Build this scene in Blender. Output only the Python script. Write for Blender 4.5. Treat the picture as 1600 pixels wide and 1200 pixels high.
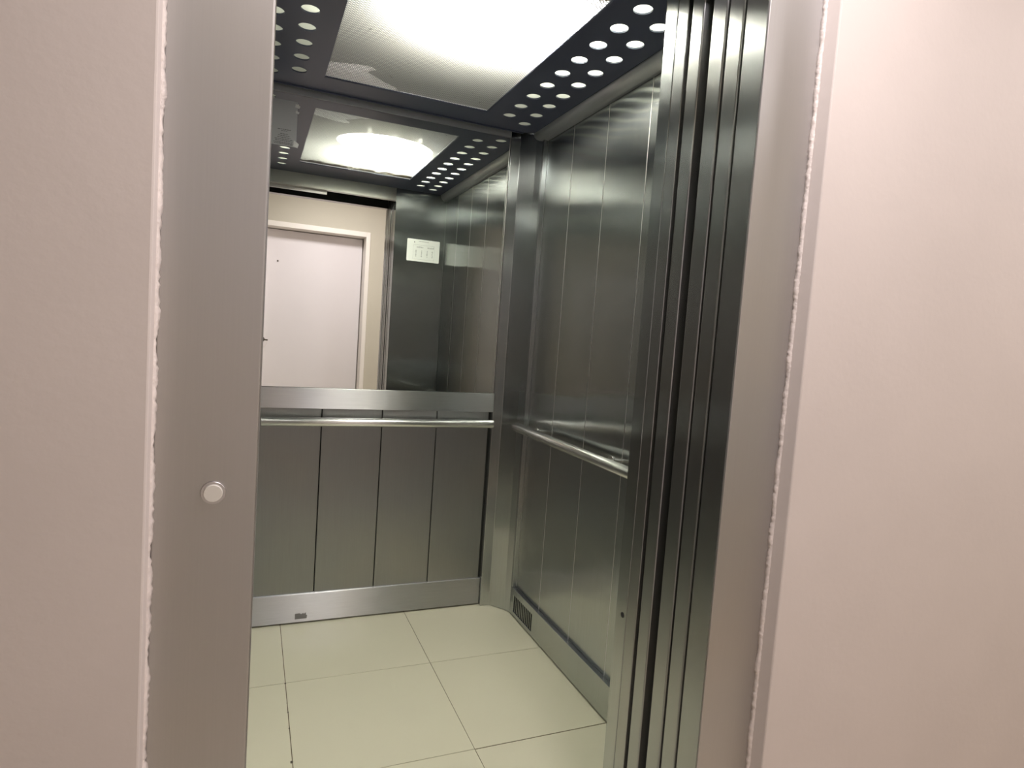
import bpy, bmesh, math, random
from mathutils import Vector, Matrix
random.seed(4)
for o in list(bpy.data.objects):
    bpy.data.objects.remove(o, do_unlink=True)
S = bpy.context.scene
COL = S.collection

# ------------------------------------------------------------------ camera
cam = bpy.data.cameras.new('camera')
cam_o = bpy.data.objects.new('camera', cam)
COL.objects.link(cam_o)
R_ = Vector((0.9218196, -0.38134114, 0.06948069))
U_ = Vector((-0.03573349, 0.09488307, 0.99484688))
F_ = Vector((0.38596859, 0.91955214, -0.07383842))
CAM = Vector((-1.1906, -2.7965, 1.3217))
m = Matrix((R_, U_, -F_)).transposed().to_4x4()
m.translation = CAM
cam_o.matrix_world = m
cam.sensor_fit = 'HORIZONTAL'
cam.sensor_width = 36.0
cam.lens = 977.268 / 1600 * 36.0
cam.clip_start = 0.01
S.camera = cam_o

# ------------------------------------------------------------------ world, exposure, lights
w = bpy.data.worlds.new('world')
S.world = w
w.use_nodes = True
w.node_tree.nodes['Background'].inputs['Color'].default_value = (0.9, 0.85, 0.88, 1)
w.node_tree.nodes['Background'].inputs['Strength'].default_value = 0.0
S.view_settings.view_transform = 'Standard'
S.view_settings.look = 'None'
S.view_settings.gamma = 1.0
S.view_settings.use_curve_mapping = False
S.view_settings.exposure = 0.0

CAR_LAMP_W = 225.0        # watts of each tube in the car's light box
LOBBY_LAMP_W = 21.0

H = 2.2646               # underside of the car's dark ceiling plate
XR, XL = 0.0, -1.272     # car side walls (kick plate faces)
YF = -1.515              # inner face of the car's front
OX0, OX1 = -1.177, -0.33 # clear opening
LY = -1.85               # face of the landing frame
WY = -1.89               # face of the lobby wall round the frame
BY = -3.24               # lobby wall across from the lift


def area_light(name, loc, sx, sy, watts, color, rot=(0, 0, 0)):
    l = bpy.data.lights.new(name, 'AREA')
    l.shape = 'ELLIPSE' if name == 'car_lamp_light' else 'RECTANGLE'
    l.size, l.size_y = sx, sy
    l.energy = watts
    l.color = color
    o = bpy.data.objects.new(name, l)
    COL.objects.link(o)
    o.location = loc
    o.rotation_euler = rot
    return o


CARC = (1.0, 0.99, 0.93)
area_light('car_lamp_light', (-0.52, -0.96, 2.365), 0.54, 0.42, CAR_LAMP_W, CARC)
area_light('lobby_lamp_light', (-0.55, -2.40, 2.585), 0.34, 0.34, LOBBY_LAMP_W, (1.0, 0.93, 0.94))
area_light('lobby_lamp_light', (1.35, -2.40, 2.585), 0.34, 0.34, LOBBY_LAMP_W, (1.0, 0.93, 0.94))

# ------------------------------------------------------------------ materials


def new_mat(name):
    mt = bpy.data.materials.new(name)
    mt.use_nodes = True
    nt = mt.node_tree
    return mt, nt, nt.nodes['Principled BSDF']


def N(nt, typ, **kw):
    n = nt.nodes.new(typ)
    for k, v in kw.items():
        setattr(n, k, v)
    return n


def ramp(nt, fac, stops):
    r = N(nt, 'ShaderNodeValToRGB')
    e = r.color_ramp.elements
    while len(e) < len(stops):
        e.new(0.5)
    for i, (p, c) in enumerate(stops):
        e[i].position = p
        e[i].color = (c, c, c, 1) if not isinstance(c, tuple) else (*c, 1)
    nt.links.new(fac, r.inputs['Fac'])
    return r


def steel(name, base=(0.56, 0.56, 0.54), rough=0.25, aniso=1.0, grain='v', wave=0.0, fine=0.05):
    """Brushed stainless steel. grain 'v': brushed up and down, 'h': brushed level."""
    mt, nt, p = new_mat(name)
    L = nt.links
    p.inputs['Metallic'].default_value = 1.0
    p.inputs['Anisotropic'].default_value = aniso
    tc = N(nt, 'ShaderNodeTexCoord')
    mp = N(nt, 'ShaderNodeMapping')
    mp.inputs['Scale'].default_value = (420, 420, 5) if grain == 'v' else (7, 7, 420)
    L.new(tc.outputs['Object'], mp.inputs['Vector'])
    nz = N(nt, 'ShaderNodeTexNoise')
    nz.inputs['Scale'].default_value = 1.0
    nz.inputs['Detail'].default_value = 3.0
    L.new(mp.outputs['Vector'], nz.inputs['Vector'])
    big = N(nt, 'ShaderNodeTexNoise')
    big.inputs['Scale'].default_value = 2.2
    big.inputs['Detail'].default_value = 4.0
    L.new(tc.outputs['Object'], big.inputs['Vector'])
    # base colour: fine brush lines with a faint uneven cast
    a = ramp(nt, nz.outputs['Fac'], [(0.3, tuple(c * (1 - fine) for c in base)), (0.7, tuple(min(1, c * (1 + fine)) for c in base))])
    b = ramp(nt, big.outputs['Fac'], [(0.35, (1.0, 0.985, 0.97)), (0.65, (0.95, 0.97, 1.0))])
    mx = N(nt, 'ShaderNodeMix', data_type='RGBA', blend_type='MULTIPLY')
    mx.inputs[0].default_value = 1.0
    L.new(a.outputs['Color'], mx.inputs[6])
    L.new(b.outputs['Color'], mx.inputs[7])
    L.new(mx.outputs[2], p.inputs['Base Color'])
    rr = N(nt, 'ShaderNodeMapRange')
    rr.inputs['To Min'].default_value = rough * (1 - fine)
    rr.inputs['To Max'].default_value = rough * (1 + fine)
    L.new(nz.outputs['Fac'], rr.inputs['Value'])
    L.new(rr.outputs['Result'], p.inputs['Roughness'])
    geo = N(nt, 'ShaderNodeNewGeometry')
    if grain == 'v':
        cr = N(nt, 'ShaderNodeVectorMath', operation='CROSS_PRODUCT')
        cr.inputs[1].default_value = (0, 0.001, 1)
        L.new(geo.outputs['Normal'], cr.inputs[0])
        nm = N(nt, 'ShaderNodeVectorMath', operation='NORMALIZE')
        L.new(cr.outputs['Vector'], nm.inputs[0])
        L.new(nm.outputs['Vector'], p.inputs['Tangent'])
    else:
        cb = N(nt, 'ShaderNodeCombineXYZ')
        cb.inputs[2].default_value = 1.0
        cb.inputs[1].default_value = 0.001
        L.new(cb.outputs[0], p.inputs['Tangent'])
    if wave:
        wz = N(nt, 'ShaderNodeTexNoise')
        wz.inputs['Scale'].default_value = 3.0
        wz.inputs['Detail'].default_value = 1.5
        mp2 = N(nt, 'ShaderNodeMapping')
        mp2.inputs['Scale'].default_value = (1, 1, 1.6)
        L.new(tc.outputs['Object'], mp2.inputs['Vector'])
        L.new(mp2.outputs['Vector'], wz.inputs['Vector'])
        bp = N(nt, 'ShaderNodeBump')
        bp.inputs['Distance'].default_value = wave
        bp.inputs['Strength'].default_value = 1.0
        L.new(wz.outputs['Fac'], bp.inputs['Height'])
        L.new(bp.outputs['Normal'], p.inputs['Normal'])
    return mt


def plain(name, color, rough=0.6, metal=0.0, spec=0.5, noise=0.0, nscale=8.0, bump=0.0, bscale=200.0):
    mt, nt, p = new_mat(name)
    L = nt.links
    p.inputs['Base Color'].default_value = (*color, 1)
    p.inputs['Roughness'].default_value = rough
    p.inputs['Metallic'].default_value = metal
    p.inputs['Specular IOR Level'].default_value = spec
    tc = N(nt, 'ShaderNodeTexCoord')
    if noise:
        nz = N(nt, 'ShaderNodeTexNoise')
        nz.inputs['Scale'].default_value = nscale
        nz.inputs['Detail'].default_value = 5
        L.new(tc.outputs['Object'], nz.inputs['Vector'])
        r = ramp(nt, nz.outputs['Fac'], [(0.3, tuple(c * (1 - noise) for c in color)), (0.7, tuple(min(1, c * (1 + noise)) for c in color))])
        L.new(r.outputs['Color'], p.inputs['Base Color'])
    if bump:
        bz = N(nt, 'ShaderNodeTexNoise')
        bz.inputs['Scale'].default_value = bscale
        bz.inputs['Detail'].default_value = 3
        L.new(tc.outputs['Object'], bz.inputs['Vector'])
        bp = N(nt, 'ShaderNodeBump')
        bp.inputs['Distance'].default_value = bump
        L.new(bz.outputs['Fac'], bp.inputs['Height'])
        L.new(bp.outputs['Normal'], p.inputs['Normal'])
    return mt


M = {}
M['steel_wall'] = steel('brushed_steel_wall', (0.49, 0.51, 0.505), 0.215, 1.0, 'v', wave=0.0045)
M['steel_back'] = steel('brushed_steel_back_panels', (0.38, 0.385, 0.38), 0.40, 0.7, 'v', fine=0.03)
M['steel_post'] = steel('brushed_steel_post', (0.54, 0.555, 0.555), 0.24, 1.0, 'v')
M['steel_level'] = steel('brushed_steel_level_grain', (0.54, 0.54, 0.55), 0.34, 1.0, 'h')
M['steel_jamb'] = steel('brushed_steel_jamb', (0.47, 0.48, 0.475), 0.26, 1.0, 'v', fine=0.025)
M['steel_frame'] = steel('satin_steel_landing_frame', (0.56, 0.545, 0.53), 0.48, 0.5, 'v', fine=0.012)
M['tube_steel'] = plain('satin_steel_tube', (0.76, 0.76, 0.74), 0.25, 1.0)
M['edge_steel'] = plain('folded_steel_edge', (0.66, 0.63, 0.63), 0.35, 1.0)
M['satin'] = plain('satin_steel_header', (0.62, 0.62, 0.58), 0.36, 1.0)
M['ceiling_plate'] = plain('dark_ceiling_plate', (0.060, 0.070, 0.118), 0.42, 0.0, 0.5)
M['cornice'] = plain('dark_satin_cornice', (0.52, 0.54, 0.57), 0.40, 0.6)
M['dark'] = plain('gap_shade_black', (0.012, 0.012, 0.012), 0.8)  # black for gaps and holes, their shade put into the colour
M['joint'] = plain('black_joint', (0.02, 0.02, 0.018), 0.7)
M['white_box'] = plain('lamp_box_white', (0.42, 0.42, 0.41), 0.7)
M['wall_paint'] = plain('lobby_wall_paint', (0.56, 0.53, 0.44), 0.75, noise=0.03, nscale=3, bump=0.0006, bscale=60)
M['front_paint'] = plain('lobby_front_wall_paint', (0.72, 0.645, 0.61), 0.75, noise=0.02, nscale=5, bump=0.0003, bscale=70)
M['trim_paint'] = plain('door_frame_paint', (0.86, 0.82, 0.76), 0.42)
M['door_paint'] = plain('white_door_paint', (0.86, 0.82, 0.84), 0.35, noise=0.02, nscale=2)
M['brass'] = plain('dull_brass', (0.10, 0.085, 0.065), 0.35, 1.0)
M['paper'] = plain('white_notice_paper', (0.90, 0.91, 0.89), 0.35)
M['ink'] = plain('grey_ink', (0.33, 0.34, 0.33), 0.7)
M['caulk'] = plain('rough_paint_bead', (0.80, 0.72, 0.68), 0.6, noise=0.12, nscale=60, bump=0.002, bscale=120)
M['button'] = plain('ivory_button_plastic', (0.75, 0.72, 0.66), 0.3)
M['lobby_ceiling'] = plain('lobby_ceiling_paint', (0.75, 0.72, 0.70), 0.8)
M['dirt'] = plain('dark_floor_grit', (0.07, 0.06, 0.045), 0.9)
M['stain'] = plain('grey_glue_stain', (0.22, 0.21, 0.21), 0.6)
M['lobby_tile'] = plain('lobby_floor_tile', (0.60, 0.53, 0.43), 0.3, noise=0.05)

# mirror glass
mt, nt, p = new_mat('mirror_glass')
p.inputs['Base Color'].default_value = (0.88, 0.90, 0.86, 1)
p.inputs['Metallic'].default_value = 1.0
p.inputs['Roughness'].default_value = 0.0
M['mirror'] = mt

# glazed floor tile
M['tile'] = plain('cream_floor_tile', (0.63, 0.60, 0.46), 0.28)
M['grout'] = plain('dark_grout', (0.16, 0.125, 0.075), 0.9, noise=0.3, nscale=30)

# perforated sheet: round holes on a diagonal grid, steel between
mt, nt, p = new_mat('perforated_steel_sheet')
L = nt.links
p.inputs['Base Color'].default_value = (0.07, 0.07, 0.08, 1)
p.inputs['Metallic'].default_value = 0.3
p.inputs['Roughness'].default_value = 0.4
tc = N(nt, 'ShaderNodeTexCoord')
mp = N(nt, 'ShaderNodeMapping')
mp.inputs['Rotation'].default_value = (0, 0, math.radians(45))
mp.inputs['Scale'].default_value = (1 / 0.0086,) * 3
L.new(tc.outputs['Object'], mp.inputs['Vector'])
vo = N(nt, 'ShaderNodeTexVoronoi', voronoi_dimensions='2D')
vo.inputs['Randomness'].default_value = 0.0
vo.inputs['Scale'].default_value = 1.0
L.new(mp.outputs['Vector'], vo.inputs['Vector'])
lt = N(nt, 'ShaderNodeMath', operation='LESS_THAN')
lt.inputs[1].default_value = 0.375
L.new(vo.outputs['Distance'], lt.inputs[0])
tr = N(nt, 'ShaderNodeBsdfTransparent')
ms = N(nt, 'ShaderNodeMixShader')
L.new(lt.outputs[0], ms.inputs[0])
L.new(p.outputs[0], ms.inputs[1])
L.new(tr.outputs[0], ms.inputs[2])
L.new(ms.outputs[0], nt.nodes['Material Output'].inputs['Surface'])
M['perforated'] = mt


def diffuser(name, color, clear, grime=False, opal=0.35):
    """opal plastic: scatters most of the light, lets a little straight through"""
    mt, nt, p = new_mat(name)
    L = nt.links
    nt.nodes.remove(p)
    tl = N(nt, 'ShaderNodeBsdfTranslucent')
    df = N(nt, 'ShaderNodeBsdfDiffuse')
    tr = N(nt, 'ShaderNodeBsdfTransparent')
    for n in (tl, df):
        n.inputs['Color'].default_value = (*color, 1)
    tr.inputs['Color'].default_value = (*color, 1)
    a = N(nt, 'ShaderNodeMixShader')
    a.inputs[0].default_value = opal
    L.new(tl.outputs[0], a.inputs[1])
    L.new(df.outputs[0], a.inputs[2])
    b = N(nt, 'ShaderNodeMixShader')
    b.inputs[0].default_value = clear
    L.new(a.outputs[0], b.inputs[1])
    L.new(tr.outputs[0], b.inputs[2])
    if grime:
        # dead insects and dust gathered along the sheet's front edge
        tc = N(nt, 'ShaderNodeTexCoord')
        nz = N(nt, 'ShaderNodeTexNoise')
        nz.inputs['Scale'].default_value = 38
        nz.inputs['Detail'].default_value = 6
        L.new(tc.outputs['Object'], nz.inputs['Vector'])
        sp = N(nt, 'ShaderNodeSeparateXYZ')
        L.new(tc.outputs['Object'], sp.inputs[0])
        mr = N(nt, 'ShaderNodeMapRange')
        mr.inputs['From Min'].default_value = -1.13
        mr.inputs['From Max'].default_value = -1.25
        mr.inputs['To Min'].default_value = -0.16
        mr.inputs['To Max'].default_value = 0.24
        L.new(sp.outputs['Y'], mr.inputs['Value'])
        ad = N(nt, 'ShaderNodeMath', operation='ADD')
        L.new(nz.outputs['Fac'], ad.inputs[0])
        L.new(mr.outputs[0], ad.inputs[1])
        rp = ramp(nt, ad.outputs[0], [(0.52, color), (0.60, (0.10, 0.09, 0.06))])
        for n in (tl, df, tr):
            L.new(rp.outputs['Color'], n.inputs['Color'])
    L.new(b.outputs[0], nt.nodes['Material Output'].inputs['Surface'])
    return mt


M['diffuser'] = diffuser('dusty_opal_diffuser', (0.74, 0.74, 0.71), 0.52, grime=True)
M['lens'] = diffuser('opal_lens', (0.72, 0.73, 0.67), 0.10)
M['leak_patch'] = diffuser('white_leak_sheet', (0.97, 0.97, 0.95), 0.0, opal=0.05)  # bright sheet standing in for light leaking past the torn diffuser

mt, nt, p = new_mat('lit_tube')
p.inputs['Emission Color'].default_value = (1, 0.985, 0.92, 1)
p.inputs['Emission Strength'].default_value = 22.0
M['lit'] = mt
mt, nt, p = new_mat('lit_lobby_glass')
p.inputs['Emission Color'].default_value = (1, 0.92, 0.92, 1)
p.inputs['Emission Strength'].default_value = 8.0
M['lit_lobby'] = mt

# half-clear sticker film
mt, nt, p = new_mat('sticker_film')
p.inputs['Base Color'].default_value = (0.42, 0.42, 0.44, 1)
p.inputs['Roughness'].default_value = 0.45
p.inputs['Alpha'].default_value = 0.78
M['film'] = mt
mt, nt, p = new_mat('tape')
p.inputs['Base Color'].default_value = (0.85, 0.85, 0.85, 1)
p.inputs['Roughness'].default_value = 0.3
p.inputs['Alpha'].default_value = 0.6
M['tape'] = mt
M['film_ink'] = plain('dark_film_ink', (0.05, 0.05, 0.055), 0.6)

# ------------------------------------------------------------------ builders
BASE = {}


def tag(o, label=None, cat=None, group=None, kind=None):
    if label:
        o['label'] = label
    if cat:
        o['category'] = cat
    if group:
        o['group'] = group
    if kind:
        o['kind'] = kind
    return o


def thing(name, loc, label, cat, group=None):
    o = bpy.data.objects.new(name, None)
    COL.objects.link(o)
    o.location = loc
    o.empty_display_size = 0.05
    BASE[o.name] = Vector(loc)
    return tag(o, label, cat, group)


def base_of(p):
    v = Vector((0, 0, 0))
    while p is not None:
        v += BASE.get(p.name, Vector((0, 0, 0)))
        p = p.parent
    return v


def finish(name, bm, mats, parent=None, bevel=0.0, seg=2, smooth=False, origin=None):
    """link a bmesh given in world coordinates as ONE mesh object"""
    bmesh.ops.recalc_face_normals(bm, faces=bm.faces)
    me = bpy.data.meshes.new(name)
    off = base_of(parent)
    org = Vector(origin) if origin is not None else None
    sh = org if org is not None else off
    bmesh.ops.translate(bm, vec=-sh, verts=bm.verts)
    bm.to_mesh(me)
    bm.free()
    if not isinstance(mats, (list, tuple)):
        mats = [mats]
    for k in mats:
        me.materials.append(k)
    o = bpy.data.objects.new(name, me)
    COL.objects.link(o)
    if org is not None:
        o.location = org - off
        BASE[o.name] = org - off
    if parent is not None:
        o.parent = parent
    if smooth:
        for f in me.polygons:
            f.use_smooth = True
    if bevel:
        b = o.modifiers.new('bevel', 'BEVEL')
        b.width = bevel
        b.segments = seg
        b.limit_method = 'ANGLE'
        b.harden_normals = False
        if len(mats) > 1 and mats[1] is M['edge_steel']:
            b.material = 1
    return o


def bx(bm, x0, x1, y0, y1, z0, z1, mi=0):
    vs = [bm.verts.new(c) for c in ((x0, y0, z0), (x1, y0, z0), (x1, y1, z0), (x0, y1, z0),
                                    (x0, y0, z1), (x1, y0, z1), (x1, y1, z1), (x0, y1, z1))]
    for q in ((0, 3, 2, 1), (4, 5, 6, 7), (0, 1, 5, 4), (1, 2, 6, 5), (2, 3, 7, 6), (3, 0, 4, 7)):
        f = bm.faces.new([vs[i] for i in q])
        f.material_index = mi
    return vs


def box(name, d, mat, parent=None, bevel=0.0, **kw):
    bm = bmesh.new()
    bx(bm, *d)
    return finish(name, bm, mat, parent, bevel, **kw)


def boxes(name, ds, mat, parent=None, bevel=0.0, **kw):
    bm = bmesh.new()
    for d in ds:
        bx(bm, *d)
    return finish(name, bm, mat, parent, bevel, **kw)


def prism(bm, pts, z0, z1):
    """vertical extrusion of a plan outline"""
    a = [bm.verts.new((x, y, z0)) for x, y in pts]
    b = [bm.verts.new((x, y, z1)) for x, y in pts]
    n = len(pts)
    bm.faces.new(a[::-1])
    bm.faces.new(b)
    for i in range(n):
        bm.faces.new((a[i], a[(i + 1) % n], b[(i + 1) % n], b[i]))


def rod(bm, p0, p1, r0, r1=None, n=32, cap=True):
    r1 = r0 if r1 is None else r1
    p0, p1 = Vector(p0), Vector(p1)
    d = (p1 - p0).normalized()
    a = d.orthogonal().normalized()
    b = d.cross(a)
    A, B = [], []
    for i in range(n):
        t = 2 * math.pi * i / n
        q = a * math.cos(t) + b * math.sin(t)
        A.append(bm.verts.new(p0 + q * r0))
        B.append(bm.verts.new(p1 + q * r1))
    for i in range(n):
        f = bm.faces.new((A[i], A[(i + 1) % n], B[(i + 1) % n], B[i]))
        f.smooth = True
    if cap:
        bm.faces.new(A[::-1])
        bm.faces.new(B)


def structure(name, label=None):
    o = bpy.data.objects.new(name, None)
    COL.objects.link(o)
    BASE[o.name] = Vector((0, 0, 0))
    o['kind'] = 'structure'
    return o


def struct(o, label=None):
    o['kind'] = 'structure'
    if label:
        o['label'] = label
    return o


# ------------------------------------------------------------------ car floor
G = 0.0011
xs = [XL - 0.02, -1.0321, -0.4842, 0.03]
ys = [0.02, -0.4687, -1.0166, YF - 0.005]
bm = bmesh.new()
bx(bm, XL - 0.02, 0.03, YF - 0.005, 0.02, -0.03, -0.0015, 1)
for i in range(3):
    for j in range(3):
        gx = G if i else 0
        x0, x1 = xs[i] + (G if i else 0), xs[i + 1] - (G if i < 2 else 0)
        y1, y0 = ys[j] - (G if j else 0), ys[j + 1] + (G if j < 2 else 0)
        if j == 2 and i == 2:
            y1 -= 0.0022            # this joint is a little wider, as tiles were relaid
        if i == 1:
            x0 += 0.0006
        bx(bm, x0, x1, y0, y1, -0.0015, 0.0)
floor = struct(finish('floor', bm, [M['tile'], M['grout']]), 'glossy cream square tiles of the lift car floor with thin dark joints')
# chips in the joint
bm = bmesh.new()
for (x, y, r) in ((-1.0325, -0.4700, 0.0032), (-1.0318, -0.565, 0.0016), (-1.0318, -0.655, 0.0020), (-1.0325, -0.745, 0.0022), (-1.0345, -0.915, 0.0040), (-1.033, -0.60, 0.0013)):
    pts = []
    for k in range(9):
        t = k * 2 * math.pi / 9
        q = r * random.uniform(0.7, 1.3)
        pts.append((x + q * math.cos(t), y + q * 1.4 * math.sin(t)))
    prism(bm, pts, 0.0, 0.0005)
finish('grit', bm, M['dirt'], floor)

# ------------------------------------------------------------------ car back wall
PB = 0.010      # panel face behind the kick plate
bw = structure('wall_back')
box('backing', (-1.1585, -0.1135, PB + 0.012, 0.05, 0.0, 2.42), M['joint'], bw)
seams = [-1.1585, -0.8976, -0.6351, -0.3805, -0.1195]
for i in range(4):
    box('wall_panel', (seams[i] + 0.0022, seams[i + 1] - (0.0022 if i < 3 else 0.004), PB, PB + 0.012, 0.125, 0.985), M['steel_back'], bw, bevel=0.0012)
kick = box('kick_plate', (-1.1585, -0.1145, 0.0, PB + 0.01, 0.007, 0.1347), M['steel_level'], bw, bevel=0.0018)
bm = bmesh.new()
pts = []
for (x, z) in ((-0.973, 0.022), (-0.923, 0.022), (-0.921, 0.036), (-0.926, 0.038), (-0.927, 0.050), (-0.934, 0.044), (-0.940, 0.047), (-0.947, 0.043), (-0.953, 0.048), (-0.973, 0.047)):
    pts.append((x, z))
vs = [bm.verts.new((x, -0.0006, z)) for x, z in pts]
vb = [bm.verts.new((x, 0.0, z)) for x, z in pts]
bm.faces.new(vs)
for i in range(len(vs)):
    bm.faces.new((vs[i], vs[(i + 1) % len(vs)], vb[(i + 1) % len(vs)], vb[i]))
finish('glue_stain', bm, M['stain'], kick)
box('mirror_sill', (-1.1585, -0.1135, -0.024, PB + 0.01, 0.9602, 1.049), M['steel_level'], bw, bevel=0.0015)
box('top_trim', (-1.1585, -0.1135, -0.020, PB + 0.01, 2.2425, 2.42), M['cornice'], bw, bevel=0.001)

# mirror
MIR = -0.0183
mr = thing('wall_mirror', (-0.636, MIR, 1.0505), 'large frameless mirror filling the upper back wall, reflecting the white door', 'mirror')
box('glass', (-1.1565, -0.1205, MIR, MIR + 0.005, 1.0505, 2.2410), M['mirror'], mr)
box('backing_board', (-1.1565, -0.1205, MIR + 0.0052, PB + 0.011, 1.0505, 2.2410), M['joint'], mr)
box('edge_bead', (-0.1200, -0.1165, MIR - 0.003, PB + 0.011, 1.0505, 2.2410), M['edge_steel'], mr, bevel=0.0008)

# sticker on the mirror, top left
st = thing('mirror_sticker', (-1.10, MIR - 0.001, 2.03), 'smoky half-clear sticker with fine print at the top left of the mirror', 'sticker')
box('film', (-1.152, -1.052, MIR - 0.0011, MIR - 0.0003, 2.032, 2.212), M['film'], st)
ds = []
for k, (z, wd) in enumerate(((2.096, 0.05), (2.090, 0.022), (2.078, 0.03), (2.071, 0.044), (2.064, 0.05), (2.057, 0.07), (2.051, 0.066), (2.044, 0.078), (2.039, 0.074))):
    x = -1.100 - wd / 2
    while x < -1.100 + wd / 2:
        q = random.uniform(0.004, 0.010)
        ds.append((x, min(x + q, -1.100 + wd / 2), MIR - 0.0015, MIR - 0.0011, z - 0.0010, z + 0.0010))
        x += q + 0.002
boxes('print', ds, M['film_ink'], st)
for (x, z, a, b) in ((-1.052, 2.196, 0.010, 0.008), (-1.052, 2.172, 0.007, 0.006), (-1.053, 2.045, 0.011, 0.014), (-1.148, 2.214, 0.009, 0.005)):
    bm = bmesh.new()
    q = [(-a, -b * .7), (a * .6, -b), (a, 0.1 * b), (a * .2, b * .6), (-a * .8, b)]
    vs = [bm.verts.new((x + u, MIR - 0.0017, z + v)) for u, v in q]
    vb = [bm.verts.new((x + u, MIR - 0.0012, z + v)) for u, v in q]
    bm.faces.new(vs)
    bm.faces.new(vb[::-1])
    for i in range(5):
        bm.faces.new((vs[i], vs[(i + 1) % 5], vb[(i + 1) % 5], vb[i]))
    finish('tape', bm, M['tape'], st)

# ------------------------------------------------------------------ corner posts


def corner_post(sx):
    """sx=1: right corner, -1: left corner (mirrored about the car's middle)"""
    f = (lambda x: x) if sx == 1 else (lambda x: 2 * (-0.636) - x)
    pts = [(-0.1125, 0.04), (-0.1125, -0.0175), (-0.066, -0.0185), (-0.0135, -0.086), (0.002, -0.116), (0.004, -0.120), (0.05, -0.120), (0.05, 0.04)]
    p2 = [(f(x), y) for x, y in pts]
    bm = bmesh.new()
    prism(bm, p2, 0.001, 2.33)
    o = finish('corner_post', bm, M['steel_post'], bevel=0.0015)
    return o


cp = corner_post(1)
tag(cp, 'tall chamfered brushed steel corner post between mirror and right wall', 'corner post')
cp2 = corner_post(-1)
tag(cp2, 'steel corner post at the back left, hidden behind the near door jamb', 'corner post')

# ------------------------------------------------------------------ car side walls
PR = 0.020      # side panels sit this far behind the kick plate
KH = 0.1347


def side_wall(name, sx, vent):
    f = (lambda x: x) if sx == 1 else (lambda x: 2 * (-0.636) - x)

    def B(nm, d, mat, parent, bevel=0.0):
        a, b = sorted((f(d[0]), f(d[1])))
        return box(nm, (a, b) + tuple(d[2:]), mat, parent, bevel)
    root = structure(name)
    B('backing', (PR + 0.008, PR + 0.03, YF - 0.04, -0.10, 0.0, 2.42), M['joint'], root)
    B('edge_flange', (0.0, PR + 0.008, -0.142, -0.1215, KH + 0.001, 2.26), M['steel_post'], root, 0.001)
    ys_ = [-0.1425, -0.3955, -0.6745, -0.9535, -1.2325, YF + 0.001]
    for i in range(5):
        B('wall_panel', (PR, PR + 0.008, ys_[i + 1] + 0.0004, ys_[i] - 0.0004, KH - 0.003, 2.26), [M['steel_wall'], M['edge_steel']], root, 0.0015)
    # kick plate with a louvred vent
    v0, v1, z0, z1 = -0.372, -0.160, 0.026, 0.104
    ds = []
    if vent:
        ds = [(0, 0.02, v1, -0.121, 0.003, KH), (0, 0.02, YF + 0.001, v0, 0.003, KH),
              (0, 0.02, v0, v1, 0.003, z0), (0, 0.02, v0, v1, z1, KH)]
    else:
        ds = [(0, 0.02, YF + 0.001, -0.121, 0.003, KH)]
    bm = bmesh.new()
    if vent:
        # one plate with a rectangular opening
        O = [(YF + 0.001, 0.007), (-0.121, 0.007), (-0.121, KH), (YF + 0.001, KH)]
        I = [(v0, z0), (v1, z0), (v1, z1), (v0, z1)]
        fr = {}
        for tagx, x in (('a', 0.0), ('b', 0.019)):
            fr[tagx + 'O'] = [bm.verts.new((f(x), y, z)) for y, z in O]
            fr[tagx + 'I'] = [bm.verts.new((f(x), y, z)) for y, z in I]
        for i in range(4):
            j = (i + 1) % 4
            for t in 'ab':
                bm.faces.new((fr[t + 'O'][i], fr[t + 'O'][j], fr[t + 'I'][j], fr[t + 'I'][i]))
            bm.faces.new((fr['aO'][i], fr['aO'][j], fr['bO'][j], fr['bO'][i]))
            bm.faces.new((fr['aI'][i], fr['aI'][j], fr['bI'][j], fr['bI'][i]))
    else:
        a, b = sorted((f(0.0), f(0.019)))
        bx(bm, a, b, YF + 0.001, -0.121, 0.003, KH)
    kp = finish('kick_plate', bm, M['steel_wall'], root, 0.0018)
    if vent:
        bm = bmesh.new()
        nsl = 11
        pitch = (v1 - v0) / nsl
        for k in range(nsl + 1):
            y = v0 + k * pitch
            bx(bm, 0.0030, 0.008, y - pitch * 0.15, y + pitch * 0.15, z0 - 0.001, z1 + 0.001)
        bx(bm, 0.0165, 0.0185, v0, v1, z0, z1, 1)
        finish('vent_grille', bm, [M['steel_wall'], M['dark']], kp)
    # cornice along the ceiling
    bm = bmesh.new()
    prof = [(0.019, 2.222), (0.004, 2.2235), (-0.007, 2.228), (-0.016, 2.237), (-0.022, 2.248), (-0.025, 2.2600), (-0.025, 2.2640), (0.019, 2.2640)]
    # the back end is mitred against the chamfer of the corner post
    mit = lambda x: -0.0185 - (x + 0.066) / 0.0525 * 0.0675 - 0.0005 if x < -0.0135 else min(-0.0865 - (x + 0.0135) * 1.9, -0.0865)
    a = [bm.verts.new((f(x), max(mit(x), -0.122), z)) for x, z in prof]
    b = [bm.verts.new((f(x), YF + 0.002, z)) for x, z in prof]
    n = len(prof)
    bm.faces.new(a)
    bm.faces.new(b[::-1])
    for i in range(n):
        fc = bm.faces.new((a[i], a[(i + 1) % n], b[(i + 1) % n], b[i]))
        fc.smooth = i < 5
    finish('cornice', bm, M['cornice'], root)
    return root


side_wall('wall_right', 1, True)
side_wall('wall_left', -1, False)

# ------------------------------------------------------------------ handrails


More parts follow.
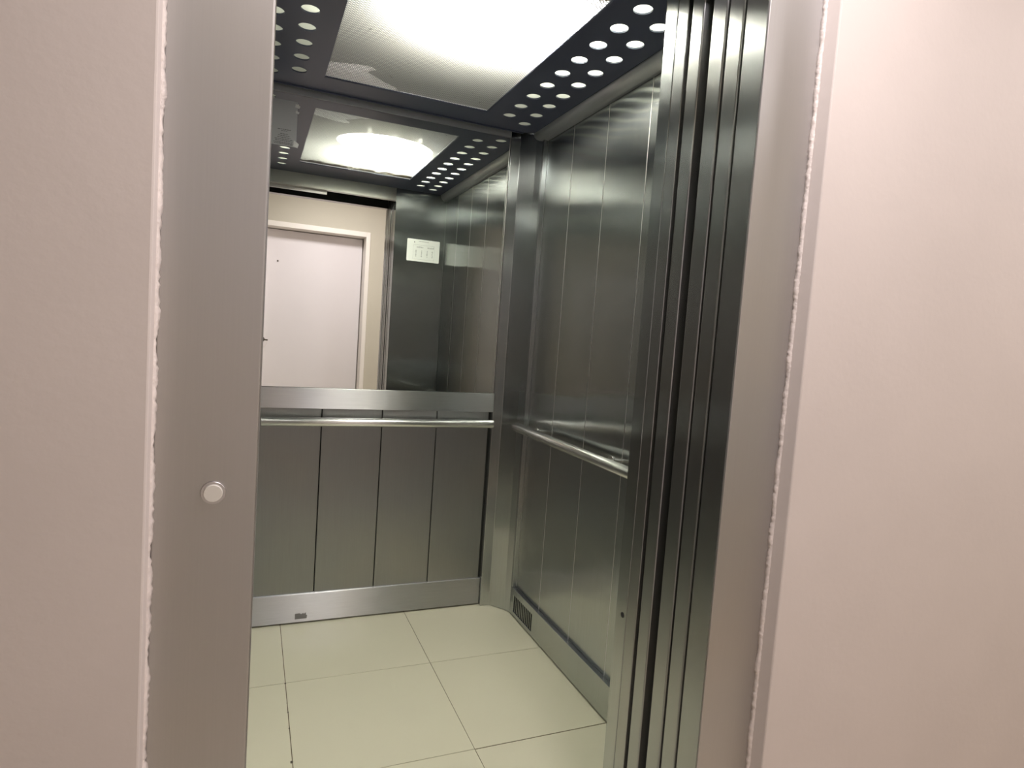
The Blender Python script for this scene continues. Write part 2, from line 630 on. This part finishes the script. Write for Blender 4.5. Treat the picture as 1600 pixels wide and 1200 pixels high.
def handrail(name, p0, p1, wall_dir, brackets, label):
    p0, p1 = Vector(p0), Vector(p1)
    root = thing(name, tuple((p0 + p1) / 2), label, 'handrail', 'satin steel handrails of the lift car')
    ax = (p1 - p0).normalized()
    bm = bmesh.new()
    rod(bm, p0, p1, 0.0198, n=48)
    finish('rail', bm, M['tube_steel'], root, bevel=0.0015)
    wd = Vector(wall_dir)
    for t, reach in brackets:
        c = p0 + ax * t
        bm = bmesh.new()
        q = c + Vector((0, 0, -0.012))
        rod(bm, q, q + wd * reach, 0.0065, n=20)
        rod(bm, q + wd * (reach - 0.004), q + wd * reach, 0.020, n=28)
        finish('bracket', bm, M['tube_steel'], root)
    return root


handrail('handrail', (-1.1445, -0.062, 0.909), (-0.1275, -0.062, 0.909), (0, 1, 0), ((0.03, 0.0715), (0.98, 0.0715)),
         'level steel handrail across the back wall below the mirror')
handrail('handrail', (-0.062, -0.186, 0.916), (-0.062, -1.38, 0.916), (1, 0, 0), ((0.055, 0.0815), (0.70, 0.0815), (1.15, 0.0815)),
         'steel handrail running along the right wall towards the doors')

# ------------------------------------------------------------------ ceiling
PX0, PX1, PY0, PY1 = -0.971, -0.306, -1.238, -0.208
HR = 0.0275
lensR = [(-0.209, -0.1618 - (i + .5) * 0.1244) for i in range(10)] + [(-0.111, -0.1618 - i * 0.1244) for i in range(11)]
lensL = [(-1.272 - x, y) for x, y in lensR]
lens = lensR + lensL
cu = bpy.data.curves.new('plate_outline', 'CURVE')
cu.dimensions = '2D'
cu.fill_mode = 'BOTH'
cu.extrude = 0.0025


def poly(pts):
    s = cu.splines.new('POLY')
    s.points.add(len(pts) - 1)
    for i, (x, y) in enumerate(pts):
        s.points[i].co = (x, y, 0, 1)
    s.use_cyclic_u = True


poly([(XL + 0.026, YF + 0.001), (-0.026, YF + 0.001), (-0.026, -0.088), (-0.066, -0.060), (-1.206, -0.060), (XL + 0.026, -0.088)])
poly([(PX0, PY0), (PX0, PY1), (PX1, PY1), (PX1, PY0)])
for x, y in lens:
    poly([(x + HR * math.cos(-t * 2 * math.pi / 40), y + HR * math.sin(-t * 2 * math.pi / 40)) for t in range(40)])
tmp = bpy.data.objects.new('tmp', cu)
COL.objects.link(tmp)
bpy.context.view_layer.update()
me = bpy.data.meshes.new_from_object(tmp.evaluated_get(bpy.context.evaluated_depsgraph_get()))
bpy.data.objects.remove(tmp, do_unlink=True)
me.name = 'ceiling'
me.materials.clear()
me.materials.append(M['ceiling_plate'])
ceil = bpy.data.objects.new('ceiling', me)
COL.objects.link(ceil)
ceil.location = (0, 0, H + 0.0025)
BASE[ceil.name] = Vector((0, 0, H + 0.0025))
struct(ceil, 'dark ceiling plate of the lift car with two double rows of round lit holes')
zt = H + 0.005
for x, y in lens:
    bm = bmesh.new()
    rod(bm, (x, y, zt + 0.0002), (x, y, zt + 0.0022), HR + 0.004, n=36)
    finish('light_lens', bm, M['lens'], ceil, origin=(x, y, zt + 0.001))
# back fascia between ceiling plate and back wall
box('edge_fascia', (-1.20, -0.072, -0.0595, -0.0555, H - 0.006, H + 0.03), M['ceiling_plate'], ceil, bevel=0.001)

# perforated light panel
pp = thing('perforated_light_panel', (-0.6385, -0.723, H), 'glowing perforated steel sheet set in the middle of the dark ceiling', 'ceiling light')
box('perforated_sheet', (PX0 - 0.008, PX1 + 0.008, PY0 - 0.008, PY1 + 0.008, zt + 0.0002, zt + 0.0007), M['perforated'], pp, origin=(0, 0, 0))
boxes('light_box', [(XL + 0.036, -0.036, -0.064, -0.062, zt, 2.405), (XL + 0.036, -0.036, YF + 0.003, YF + 0.005, zt, 2.405),
                    (XL + 0.036, XL + 0.038, YF + 0.005, -0.064, zt, 2.405), (-0.038, -0.036, YF + 0.005, -0.064, zt, 2.405),
                    (XL + 0.036, -0.036, YF + 0.003, -0.062, 2.405, 2.41)], M['white_box'], pp)
# thin frame of the cut-out
boxes('rim', [(PX0, PX1, PY1 - 0.003, PY1, H + 0.001, zt), (PX0, PX1, PY0, PY0 + 0.003, H + 0.001, zt),
              (PX0, PX0 + 0.003, PY0 + 0.003, PY1 - 0.003, H + 0.001, zt), (PX1 - 0.003, PX1, PY0 + 0.003, PY1 - 0.003, H + 0.001, zt)], M['ceiling_plate'], pp)
bm = bmesh.new()
pts = [(-0.972, -0.206), (-0.972, -0.335), (-0.93, -0.352), (-0.90, -0.360), (-0.868, -0.372), (-0.83, -0.377), (-0.806, -0.366), (-0.800, -0.352),
       (-0.815, -0.342), (-0.826, -0.322), (-0.800, -0.300), (-0.765, -0.268), (-0.735, -0.250), (-0.705, -0.232), (-0.69, -0.215), (-0.70, -0.206)]
pts[0], pts[1], pts[-1] = (PX0 - 0.004, PY1 + 0.004), (PX0 - 0.004, -0.335), (-0.70, PY1 + 0.004)
prism(bm, pts, zt + 0.0060, zt + 0.0066)
bd = bmesh.new()
prism(bd, [(PX0 - 0.004, PY0 - 0.004), (PX1 + 0.004, PY0 - 0.004), (PX1 + 0.004, PY1 + 0.004)] + pts[:0:-1], zt + 0.006, zt + 0.0075)
finish('diffuser_sheet', bd, M['diffuser'], pp, origin=(0, 0, 0))
sc = finish('leak_sheet', bm, M['leak_patch'], pp)
sc['label'] = 'torn-edged white sheet added for the light leak at the back left corner'
for (x, y0, y1, n_) in ((-0.36, -1.08, -0.78, 1), (-0.50, -1.08, -0.78, 1), (-0.64, -1.08, -0.78, 1)):
    bm = bmesh.new()
    rod(bm, (x, y0, 2.382), (x, y1, 2.382), 0.012, n=24)
    finish('lamp_tube', bm, M['lit'], pp)

# ------------------------------------------------------------------ car front: return panels and header
HZ = 2.183
fw = structure('wall_front')
hole_z = 0.665
bm = bmesh.new()
bx(bm, OX1, 0.045, YF - 0.046, YF, 0.002, 2.42)
finish('return_panel', bm, M['steel_wall'], fw, 0.0015)
bm = bmesh.new()
bx(bm, XL - 0.045, OX0, YF - 0.046, YF, 0.002, 2.42)
finish('return_panel', bm, M['steel_wall'], fw, 0.0015)
box('header', (OX0 + 0.001, OX1 - 0.001, YF - 0.035, YF - 0.001, HZ, 2.42), M['satin'], fw, 0.0015)
box('header_lip', (OX0 + 0.001, -0.775, YF - 0.045, YF - 0.036, 2.162, 2.40), M['edge_steel'], fw)
bm = bmesh.new()
rod(bm, (OX1 + 0.001, YF - 0.030, hole_z), (OX1 - 0.0006, YF - 0.030, hole_z), 0.0068, n=24)
finish('screw_hole', bm, M['dark'], fw)
# second leaf of the return, with a fine joint
box('return_stile', (OX1 + 0.0004, OX1 + 0.06, YF - 0.0855, YF - 0.0472, 0.002, 2.30), M['steel_jamb'], fw, 0.0015)
box('return_stile', (OX0 - 0.06, OX0 - 0.0004, YF - 0.0855, YF - 0.0472, 0.002, 2.30), M['steel_jamb'], fw, 0.0015)

# ------------------------------------------------------------------ sliding door leaves, parked open on the right


def leaf(name, x0, y0, y1, label, top=2.25, nib=0.0):
    root = thing(name, (x0 + 0.2, (y0 + y1) / 2, 0.002), label, 'sliding door', 'open lift door leaves stacked at the right of the opening')
    box('panel', (x0, x0 + 0.43, y0, y1, 0.004, top), M['steel_jamb'], root, 0.0028)
    return root


leaf('lift_door_leaf', OX1 + 0.001, -1.654, -1.6135, 'lift car door leaf, its steel edge just left of the wide black gap')
leaf('lift_door_leaf', OX1 + 0.001, -1.7285, -1.684, 'landing door leaf, its steel edge just right of the wide black gap')
leaf('lift_door_leaf', OX1 + 0.001, -1.779, -1.7365, 'landing door leaf nearest the lobby, edge beside the smooth jamb')

# ------------------------------------------------------------------ shaft: black box added to keep the gaps dark
sh = structure('trim_1')
boxes('gap_blackout', [(0.16, 0.18, -1.86, -1.56, -0.05, 2.6), (-0.33 + 0.46, 0.16, -1.62, -1.605, -0.05, 2.6),
                       (-1.72, -1.70, -1.84, -1.565, -0.05, 2.6),
                       (-1.70, 0.16, -1.84, -1.565, 2.45, 2.6),
                       (-1.70, 0.16, -1.84, -1.565, -0.08, -0.05)], M['dark'], sh)
sh['label'] = 'added black box that keeps the gap between car and landing dark'
sl = structure('trim_2')
boxes('car_sill', [(OX0 - 0.03, OX1 + 0.01, -1.665, YF - 0.006, -0.03, 0.0)], M['steel_level'], sl)
boxes('landing_sill', [(OX0 - 0.03, OX1 + 0.01, -1.84, -1.695, -0.03, 0.0)], M['steel_level'], sl)

# ------------------------------------------------------------------ landing frame
lf = thing('landing_door_frame', ((OX0 + OX1) / 2, LY, 0), 'smooth satin steel door frame standing around the lift opening', 'door frame')
# right jamb: L-shaped, reveal towards the opening and face towards the lobby
FX = -0.199
bm = bmesh.new()
prism(bm, [(OX1, LY), (FX, LY), (FX, LY + 0.012), (OX1 + 0.012, LY + 0.012), (OX1 + 0.012, -1.7885), (OX1, -1.7885)], 0.0, 2.172)
finish('jamb', bm, M['steel_frame'], lf, 0.0016)
bm = bmesh.new()
prism(bm, [(OX0, LY), (OX0, -1.7885), (OX0 - 0.012, -1.7885), (OX0 - 0.012, LY + 0.012), (-1.308, LY + 0.012), (-1.308, LY)], 0.0, 2.172)
finish('jamb', bm, M['steel_frame'], lf, 0.0030, seg=3)
bm = bmesh.new()
bx(bm, -1.308, FX, LY, LY + 0.012, 2.172, 2.31)
bx(bm, OX0, OX1, LY + 0.012, -1.7885, 2.172, 2.19)
finish('head', bm, M['steel_frame'], lf, 0.0016)
# reveal strip of brushed steel inside the right jamb
box('reveal_strip', (OX1 - 0.0012, OX1 - 0.0002, LY + 0.0035, -1.7900, 0.001, 2.170), M['steel_jamb'], lf)
box('reveal_strip', (OX0 + 0.0002, OX0 + 0.0012, LY + 0.0035, -1.7900, 0.001, 2.170), M['steel_jamb'], lf)
box('rear_cover', (OX0, OX1, -1.787, -1.7835, 2.172, 2.45), M['dark'], lf)

# call button on the left jamb
cb = thing('call_button', (-1.2325, LY, 1.078), 'round ivory call button low on the near left steel jamb', 'button')
bm = bmesh.new()
rod(bm, (-1.2325, LY, 1.078), (-1.2325, LY - 0.004, 1.078), 0.0165, 0.0155, n=40)
finish('bezel', bm, M['edge_steel'], cb)
bm = bmesh.new()
rod(bm, (-1.2325, LY - 0.004, 1.078), (-1.2325, LY - 0.008, 1.078), 0.0125, 0.0115, n=40)
finish('cap', bm, M['button'], cb)

# ------------------------------------------------------------------ lobby
bm = bmesh.new()
bx(bm, -3.0, -1.309, WY, WY + 0.09, 0.0, 2.60)
bx(bm, FX + 0.001, 3.0, WY, WY + 0.09, 0.0, 2.60)
bx(bm, -1.309, FX + 0.001, WY, WY + 0.035, 2.311, 2.60)
struct(finish('wall_lobby_front', bm, M['front_paint'], bevel=0.003), 'painted lobby wall around the lift frame, seen at the right edge')
# uneven paint bead where the wall meets the steel
for sx, x in ((1, FX), (-1, -1.308)):
    bm = bmesh.new()
    nseg = 420
    prev = None
    for i in range(nseg + 1):
        z = 2.30 * i / nseg
        a = 0.0030 + 0.0016 * math.sin(i * 0.37) * math.sin(i * 0.113) + random.uniform(-0.0013, 0.0013)
        b = 0.0075 + random.uniform(-0.001, 0.001)
        ring = [bm.verts.new(c) for c in ((x - sx * a, LY - 0.0002, z), (x - sx * 0.0005, LY - b, z), (x + sx * 0.004, LY - 0.010, z), (x + sx * 0.004, LY, z))]
        if prev:
            for k in range(4):
                bm.faces.new((prev[k], prev[(k + 1) % 4], ring[(k + 1) % 4], ring[k]))
        else:
            bm.faces.new(ring)
        prev = ring
    bm.faces.new(prev[::-1])
    o = finish('trim_3' if sx == 1 else 'trim_4', bm, M['caulk'], smooth=True)
    struct(o, 'rough pale paint bead between steel frame and wall')

# lobby wall across, with a door opening
DX0, DX1, DH = -1.150, -0.250, 2.150       # leaf
OXa, OXb, OH = DX0 - 0.008, DX1 + 0.008, DH + 0.006
bm = bmesh.new()
bx(bm, -3.0, OXa - 0.03, BY - 0.20, BY, 0.0, 2.60)
bx(bm, OXb + 0.03, 3.0, BY - 0.20, BY, 0.0, 2.60)
bx(bm, OXa - 0.03, OXb + 0.03, BY - 0.20, BY, OH + 0.03, 2.60)
struct(finish('wall_lobby_back', bm, M['wall_paint']), 'cream lobby wall opposite the lift, seen in the mirror')
d1 = structure('door_1')
bm = bmesh.new()
ff = 0.032
bx(bm, OXa - 0.038, OXa, BY - 0.20, BY + 0.012, 0.0, OH + 0.045)
bx(bm, OXb, OXb + 0.038, BY - 0.20, BY + 0.012, 0.0, OH + 0.045)
bx(bm, OXa, OXb, BY - 0.20, BY + 0.012, OH, OH + 0.045)
fr = finish('door_frame', bm, M['trim_paint'], d1, 0.003)
lfo = box('door_leaf', (DX0, DX1, BY - 0.195, BY - 0.150, 0.004, DH), M['door_paint'], d1, 0.002)
bm = bmesh.new()
rod(bm, (-0.999, BY - 0.150, 1.868), (-0.999, BY - 0.147, 1.868), 0.0075, n=20)
finish('peephole', bm, M['brass'], lfo)
bm = bmesh.new()
rod(bm, (-1.108, BY - 0.150, 1.150), (-1.108, BY - 0.144, 1.150), 0.024, n=28)
rod(bm, (-1.108, BY - 0.144, 1.150), (-1.108, BY - 0.098, 1.150), 0.008, n=16)
rod(bm, (-1.112, BY - 0.102, 1.150), (-1.058, BY - 0.104, 1.146), 0.0085, 0.006, n=16)
finish('door_handle', bm, M['brass'], lfo)
bm = bmesh.new()
prevp = None
for i in range(15):
    t = i / 14 * math.pi
    pnt = Vector((-1.094 + 0.028 * math.cos(math.pi + t), BY - 0.106, 1.142 - 0.060 * math.sin(t)))
    if prevp is not None:
        rod(bm, prevp, pnt, 0.0011, n=8, cap=False)
    prevp = pnt
tag(finish('string_loop', bm, M['caulk']), 'thin pale string loop hanging from the white door handle', 'string')

# lobby side walls, floor and ceiling
struct(box('wall_lobby_left', (-3.05, -3.0, BY - 0.20, WY + 0.09, 0.0, 2.60), M['wall_paint']))
struct(box('wall_lobby_right', (3.0, 3.05, BY - 0.20, WY + 0.09, 0.0, 2.60), M['wall_paint']))
struct(box('floor_lobby', (-3.05, 3.05, BY - 0.20, -1.842, -0.06, 0.0), M['lobby_tile']))
struct(box('ceiling_lobby', (-3.05, 3.05, BY - 0.20, WY + 0.09, 2.60, 2.66), M['lobby_ceiling']))
for x, where in ((-0.55, 'flush ceiling lamp in the lobby right before the lift opening'), (1.35, 'flush ceiling lamp further along the lobby to the right of the lift')):
    cl = thing('lobby_ceiling_lamp', (x, -2.40, 2.60), where, 'ceiling lamp', 'lobby ceiling lamps')
    box('lamp_base', (x - 0.19, x + 0.19, -2.59, -2.21, 2.588, 2.5995), M['trim_paint'], cl, 0.004)

# ------------------------------------------------------------------ notice on the front return panel, seen in the mirror
nx0, nx1, nz0, nz1 = -0.240, -0.012, 1.797, 1.946
nt_ = thing('paper_notice', ((nx0 + nx1) / 2, YF, nz0), 'small white paper notice on the steel panel beside the doors, reflected in the mirror', 'notice')
bm = bmesh.new()
cr = 0.006
o4 = []
for (cx, cz, a0) in ((nx1 - cr, nz0 + cr, -90), (nx1 - cr, nz1 - cr, 0), (nx0 + cr, nz1 - cr, 90), (nx0 + cr, nz0 + cr, 180)):
    for k in range(5):
        t = math.radians(a0 + k * 22.5)
        o4.append((cx + cr * math.cos(t), cz + cr * math.sin(t)))
A = [bm.verts.new((x, YF + 0.0003, z)) for x, z in o4]
Bv = [bm.verts.new((x, YF + 0.0011, z)) for x, z in o4]
bm.faces.new(A)
bm.faces.new(Bv[::-1])
for i in range(len(A)):
    j = (i + 1) % len(A)
    bm.faces.new((A[i], A[j], Bv[j], Bv[i]))
finish('sheet', bm, M['paper'], nt_)
ds = []


def mark(u0, u1, v0, v1):
    """u from the sheet's left edge as seen in the mirror, v down from its top (fractions)"""
    W_, H_ = nx1 - nx0, nz1 - nz0
    ds.append((nx0 + u0 * W_, nx0 + u1 * W_, YF + 0.0011, YF + 0.0013, nz1 - v1 * H_, nz1 - v0 * H_))


mark(0.205, 0.235, 0.105, 0.165)
x = 0.35
while x < 0.66:
    mark(x, x + 0.02, 0.075, 0.10)
    x += 0.026
for c0, c1 in ((0.30, 0.49), (0.63, 0.82)):
    x = c0
    while x < c1:
        mark(x, x + 0.012, 0.30 + random.uniform(0, 0.05), 0.38)
        x += 0.026
for c in (0.28, 0.45, 0.62, 0.78):
    for v in (0.50, 0.56, 0.62, 0.68, 0.75):
        mark(c - 0.012 + random.uniform(-.01, .01), c + 0.016, v, v + 0.022)
    mark(c - 0.002, c + 0.003, 0.47, 0.80)
for a in ((0.19, 0.845, 0.25, 0.256), (0.19, 0.845, 0.90, 0.906), (0.19, 0.193, 0.25, 0.90), (0.842, 0.845, 0.25, 0.90)):
    mark(*a)
boxes('print', ds, M['ink'], nt_)
